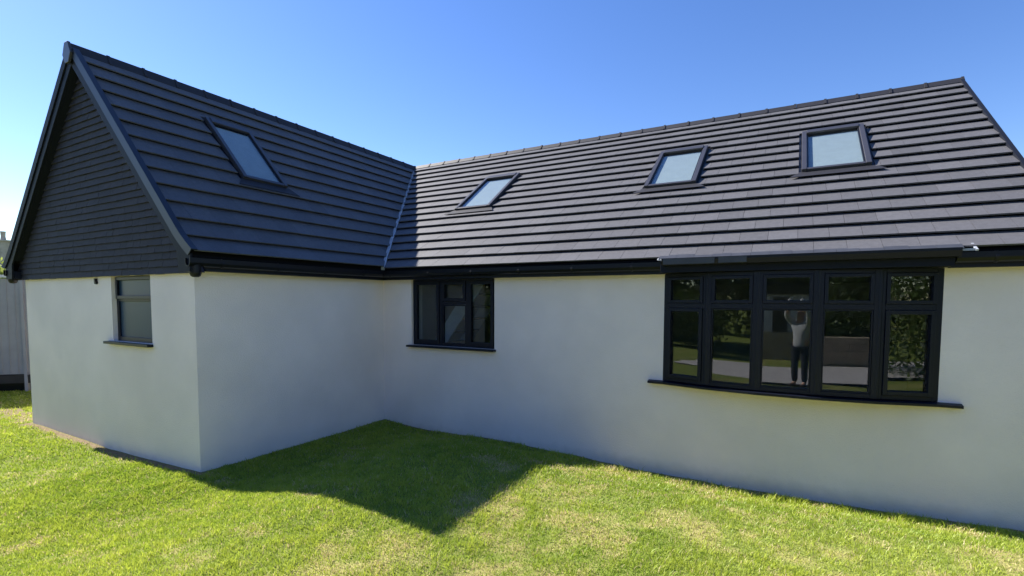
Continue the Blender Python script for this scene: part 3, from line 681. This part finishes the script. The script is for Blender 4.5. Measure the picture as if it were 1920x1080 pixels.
def leaves(name, blobs, n_, size, cols, seed=1, parent=None):
    rg = np.random.default_rng(seed); P = []; C_ = []
    tot = sum(b[3]*b[4]*b[5] for b in blobs)
    for (x, y, z, rx, ry, rz) in blobs:
        k = int(n_*rx*ry*rz/tot)+1; v = rg.normal(size=(k, 3)); v /= np.linalg.norm(v, axis=1)[:, None]
        r = rg.random(k)**.28; c = np.array([x, y, z])+v*r[:, None]*np.array([rx, ry, rz])*(1+.18*rg.normal(size=(k, 1))); c[:, 2] = np.maximum(c[:, 2], -.05)
        P.append(c)
    P = np.concatenate(P); k = len(P)
    a = rg.normal(size=(k, 3)); a /= np.linalg.norm(a, axis=1)[:, None]; b = np.cross(a, rg.normal(size=(k, 3))); b /= np.linalg.norm(b, axis=1)[:, None]
    s = size*(.6+.8*rg.random(k))[:, None]
    V = np.stack([P-a*s, P+b*s*.5, P+a*s, P-b*s*.5], 1).reshape(-1, 3)
    me = bpy.data.meshes.new(name); me.from_pydata(V.tolist(), [], np.arange(k*4).reshape(-1, 4).tolist())
    t = rg.random(k)[:, None]; col = np.array(cols[0])*(1-t)+np.array(cols[1])*t
    c4 = np.ones((k, 4, 4), np.float32); c4[:, :, :3] = col[:, None, :]
    ca = me.color_attributes.new('blade', 'FLOAT_COLOR', 'POINT'); ca.data.foreach_set('color', c4.ravel())
    me.materials.append(bpy.data.materials['grass_blade']); o = bpy.data.objects.new(name, me); S.collection.objects.link(o)
    if parent: o.parent = parent; o.matrix_parent_inverse = Matrix.Translation(-Vector(parent.location))
    return o
M['bark'] = mat('bark', (0.10, 0.075, 0.05), 0.9, noise=0.3, nscale=10, bump=.6, bscale=25)
def tree(name, x, y, blobs, n_, size, cols, label, cat, hgt, seed, group=None):
    t = empty(name, (x, y, -.1)); tag(t, label, cat, group)
    leaves('crown', [(x+b[0], y+b[1], b[2], b[3], b[4], b[5]) for b in blobs], n_, size, cols, seed, t)
    mb = MB(); mb.tube([(x, y, -.2), (x+.05, y, hgt*.4), (x, y+.1, hgt*.8)], [.05*hgt**.8, .035*hgt**.8, .012*hgt], 10)
    for b in blobs[:5]: mb.tube([(x+.03, y, hgt*.35), (x+b[0]*.6, y+b[1]*.6, b[2]*.85), (x+b[0]*.9, y+b[1]*.9, b[2])], [.025*hgt**.7, .018*hgt**.7, .006*hgt], 7)
    mb.build('trunk', M['bark'], t); return t
tree('shrub', -15.6, -1.6, [(0, 0, 2.6, 1.2, 1.2, .9), (.8, .7, 2.2, 1, .9, .8), (-.9, -.6, 2.3, 1.1, .9, .8), (0, 0, 1.4, 1.4, 1.3, 1.1)], 9000, .10, [(.16, .22, .03), (.36, .40, .09)], 'pale green shrub showing above the fence', 'shrub', 2.6, 3)

# ------------------------------------------------------------------ behind the viewer: what the glass mirrors
M['stone'] = mat('tan_stone', (0.42, 0.35, 0.26), 0.9, noise=0.25, nscale=3, bump=.6, bscale=9)
mb = MB()
for j in range(5):
    x = 6.9 - (j % 2)*.2
    while x < 14:
        w = random.uniform(.35, .6); mb.box((x, -12.6, -.2+j*.22), (x+w-.012, -12.25+random.uniform(-.01, .01), -.2+j*.22+.21), tone=random.gauss(1, .1)); x += w
gw = mb.build('garden_wall', M['stone']); tag(gw, 'low tan stone garden wall mirrored in the bow window', 'wall')
for i, (x, s_) in enumerate([(8.6, 3), (11.2, 4)]):
    o = leaves('hedge', [(x+q*.45-1.2, -13.5, 1.0, .6, .6, 1.0) for q in range(6)], 7000, .07, [(.03, .06, .015), (.10, .16, .03)], 20+i)
    tag(o, ['dark clipped hedge over the stone wall, nearer the shed', 'dark clipped hedge over the stone wall, far from the shed'][i], 'hedge', 'hedges behind the garden wall')
shed = empty('shed', (5.9, -16, -.1)); tag(shed, 'pale panelled shed with tan base mirrored in the bow window', 'shed')
M['white'] = mat('white_board', (0.62, 0.66, 0.70), 0.6, noise=.05, nscale=2)
mb = MB()
for i in range(12): mb.box((4.6+i*.22, -17, .9), (4.81+i*.22, -15.2, 2.3))
mb.build('wall', M['white'], shed)
mb = MB(); mb.box((4.55, -17.03, -.2), (7.26, -15.17, .895)); mb.build('base', M['stone'], shed)
mb = MB(); mb.prism([(4.4, -17.2, 2.3), (7.4, -17.2, 2.3), (7.4, -15, 2.3), (4.4, -15, 2.3)], [(4.4, -17.2, 2.35), (7.4, -17.2, 2.35), (7.4, -15, 2.75), (4.4, -15, 2.75)]); mb.build('roof', M['deck'], shed)
mb = MB(); mb.box((5.55, -15.199, .896), (6.05, -15.17, 2.2)); mb.build('door', M['dark'], shed)
mb = MB()
N = 30
for i in range(N):
    a, b_ = -14+33*i/N, -14+33*(i+1)/N; f0_ = lambda q: -11.9+.2*math.sin(q*.4); f1_ = lambda q: -8.3+.15*math.sin(q*.4+.6)
    mb.poly([(a, f0_(a), -.03), (b_, f0_(b_), -.03), (b_, f1_(b_), -.03), (a, f1_(a), -.03)])
M['gravel'] = mat('bounce_gravel', (0.50, 0.47, 0.45), 0.95, noise=0.25, nscale=20, bump=.8, bscale=60)  # mirrored drive, widened and paled to bounce light onto the walls
pth = mb.build('path', M['gravel']); tag(pth, kind='structure')
o = leaves('hedge', [(-18+q*2.2, -25+.8*math.sin(q), 1.6, 1.5, 1.2, 2.0) for q in range(20)], 16000, .16, [(.03, .055, .015), (.09, .14, .03)], 36)
tag(o, 'very long far hedge closing the back of the garden', 'hedge', 'hedges behind the garden wall')
WHERE = ['left of the pale shed', 'behind the long left hedge, near the shed', 'over the stone wall beyond the hedges', 'directly behind the pale shed', 'at the right end of the stone wall', 'behind the far left end of the long hedge', 'at the right boundary hedge, nearest the house', 'at the right boundary hedge, far from the house', 'in the far left garden corner']
for i in range(2):
    o = leaves('hedge', [([-10, -3.5][i]+q*.8-2.4, -13.2, 1.1, .8, .6, 1.3) for q in range(8)], 9000, .08, [(.03, .06, .015), (.10, .16, .03)], 30+i)
    tag(o, ['tall dark hedge along the left garden edge', 'tall dark hedge between the left edge and the shed'][i], 'hedge', 'hedges behind the garden wall')
o = leaves('hedge', [(14.5, -10+q*1.1, 2.0, .7, .9, 2.2) for q in range(11)], 22000, .07, [(.03, .06, .015), (.10, .16, .03)], 35)
tag(o, 'long boundary hedge on the right side of the garden', 'hedge', 'hedges behind the garden wall')
for i, (x, y, s_) in enumerate([(1.5, -17, 1.2), (-2.5, -16, 1.5), (9.5, -20, 1.6), (5.0, -22, 1.6), (14, -18, 1.5), (-7, -18, 1.7), (17.5, -3, 1.5), (18, -8.5, 1.6), (-12, -17, 1.7)]):
    s_ *= .68
    tree('tree', x, y, [(0, 0, 4*s_, 1.7*s_, 1.7*s_, 1.6*s_), (1.3*s_, .3, 3*s_, 1.2*s_, 1.2*s_, 1.2*s_), (-1.2*s_, .2, 3.1*s_, 1.3*s_, 1.2*s_, 1.2*s_), (.2, .9*s_, 2.4*s_, 1.4*s_, 1.1*s_, 1.1*s_), (0, -.9, 2*s_, 1.3*s_, 1.1*s_, 1.2*s_)],
         13000, .10, [(.025, .05, .012), (.09, .14, .03)], 'dark leafy garden tree ' + WHERE[i], 'tree', 4*s_, 40+i, 'trees behind the viewer')

# photographer, mirrored faintly in the bow window
M['skin'] = mat('skin', (0.55, 0.33, 0.24), 0.6, noise=.04); M['top'] = mat('white_shirt', (0.52, 0.53, 0.56), 0.85, noise=.04, nscale=6)
M['trs'] = mat('navy_trousers', (0.02, 0.024, 0.04), 0.9, noise=.1); M['hair'] = mat('brown_hair', (0.05, 0.03, 0.02), 0.7, noise=.2, nscale=30)
def skin_obj(name, pts, edges, rad, m, parent, root=0, sub=2):
    me = bpy.data.meshes.new(name); me.from_pydata(pts, edges, []); o = bpy.data.objects.new(name, me); S.collection.objects.link(o)
    sk = o.modifiers.new('skin', 'SKIN'); sk.use_smooth_shade = True; sv = me.skin_vertices[0].data if me.skin_vertices else None
    if sv is None:
        bm = bmesh.new(); bm.from_mesh(me); bm.verts.layers.skin.verify(); bm.to_mesh(me); bm.free(); sv = me.skin_vertices[0].data
    for i, r in enumerate(rad): sv[i].radius = (r, r) if not isinstance(r, tuple) else r; sv[i].use_root = (i == root)
    ss = o.modifiers.new('sub', 'SUBSURF'); ss.levels = sub; ss.render_levels = sub
    me.materials.append(m)
    if parent: o.parent = parent; o.matrix_parent_inverse = Matrix.Translation(-Vector(parent.location))
    return o
px, py = CAM.x-fw.x*.42+.04, CAM.y-fw.y*.42
pz = float(gz(px, py))+.02
person = empty('person', (px, py, pz)); tag(person, 'person in white shirt and navy trousers raising both hands to take the picture', 'person')
fh = Vector((fw.x, fw.y, 0)).normalized(); rh = Vector((fh.y, -fh.x, 0))
def L_(r, f, z): return tuple(Vector((px, py, pz))+rh*r+fh*f+Vector((0, 0, z)))
hz = CAM.z-pz-.02
pts = [L_(0, 0, .96), L_(0, .01, 1.2), L_(0, 0, 1.42), L_(0, .01, 1.52), L_(0, .03, 1.62), L_(0, .035, 1.72),
       L_(-.17, 0, 1.43), L_(-.25, .16, 1.60), L_(-.10, .28, hz-.09), L_(.17, 0, 1.43), L_(.25, .16, 1.60), L_(.10, .28, hz-.09),
       L_(-.10, 0, .90), L_(-.11, .02, .50), L_(-.11, -.01, .09), L_(-.12, .13, .035), L_(.10, 0, .90), L_(.11, .02, .50), L_(.11, -.01, .09), L_(.12, .13, .035),
       L_(-.085, .30, hz-.02), L_(.085, .30, hz-.02)]
ed = [(0, 1), (1, 2), (2, 3), (3, 4), (4, 5), (2, 6), (6, 7), (7, 8), (2, 9), (9, 10), (10, 11), (0, 12), (12, 13), (13, 14), (14, 15), (0, 16), (16, 17), (17, 18), (18, 19), (8, 20), (11, 21)]
rad = [(.15, .11), (.13, .10), (.13, .09), .055, .085, .075, .055, .042, .026, .055, .042, .026, .08, .058, .042, .036, .08, .058, .042, .036, (.036, .016), (.036, .016)]
k = len(pts)
for sg, hand in ((-1, 20), (1, 21)):
    for j, (dz, ln) in enumerate([(.040, .062), (.018, .072), (-.003, .068), (-.024, .052)]):
        a = Vector(L_(sg*.080, .315, hz-.02+dz)); b_ = Vector(L_(sg*.076, .315+ln*.6, hz-.02+dz)); c = Vector(L_(sg*.062, .315+ln*.75, hz-.02+dz))
        pts += [tuple(a), tuple(b_), tuple(c)]; ed += [(hand, len(pts)-3), (len(pts)-3, len(pts)-2), (len(pts)-2, len(pts)-1)]; rad += [.0095, .0085, .007]
    a = Vector(L_(sg*.066, .30, hz-.055)); b_ = Vector(L_(sg*.045, .325, hz-.03)); pts += [tuple(a), tuple(b_)]; ed += [(hand, len(pts)-2), (len(pts)-2, len(pts)-1)]; rad += [.011, .009]
skin_obj('body', pts, ed, rad, M['skin'], person)
skin_obj('shirt', [L_(0, 0, .84), L_(0, .01, 1.2), L_(0, 0, 1.42), L_(0, .01, 1.49), L_(-.17, 0, 1.43), L_(-.25, .16, 1.60), L_(.17, 0, 1.43), L_(.25, .16, 1.60), L_(-.12, .26, 1.98), L_(.12, .26, 1.98)], [(0, 1), (1, 2), (2, 3), (2, 4), (4, 5), (2, 6), (6, 7), (5, 8), (7, 9)], [(.178, .14), (.155, .125), (.155, .11), .07, .08, .062, .08, .062, .05, .05], M['top'], person)
skin_obj('trousers', [L_(0, 0, 1.02), L_(-.10, 0, .88), L_(-.11, .02, .50), L_(-.11, -.01, .10), L_(.10, 0, .88), L_(.11, .02, .50), L_(.11, -.01, .10)], [(0, 1), (1, 2), (2, 3), (0, 4), (4, 5), (5, 6)], [(.165, .125), .10, .075, .065, .10, .075, .065], M['trs'], person)
skin_obj('hair', [L_(0, -.01, 1.60), L_(0, -.005, 1.68), L_(0, .01, 1.755)], [(0, 1), (1, 2)], [.07, .088, .078], M['hair'], person)
for sg in (-1, 1):
    skin_obj('shoe', [L_(sg*.115, -.04, .045), L_(sg*.12, .08, .04), L_(sg*.125, .18, .03)], [(0, 1), (1, 2)], [.05, .05, .04], M['hair'], person)
mb = MB(); c = CAM - fw*.018
def Pp(a, b_, d): return tuple(c+rt*a+up*b_-fw*d)
mb.box((-.076, -.062, 0), (.076, .012, .008), Pp); ph = mb.build('phone', M['gutter'], bevel=.002)
tag(ph, 'black phone held up level in the raised hands of the person', 'phone')
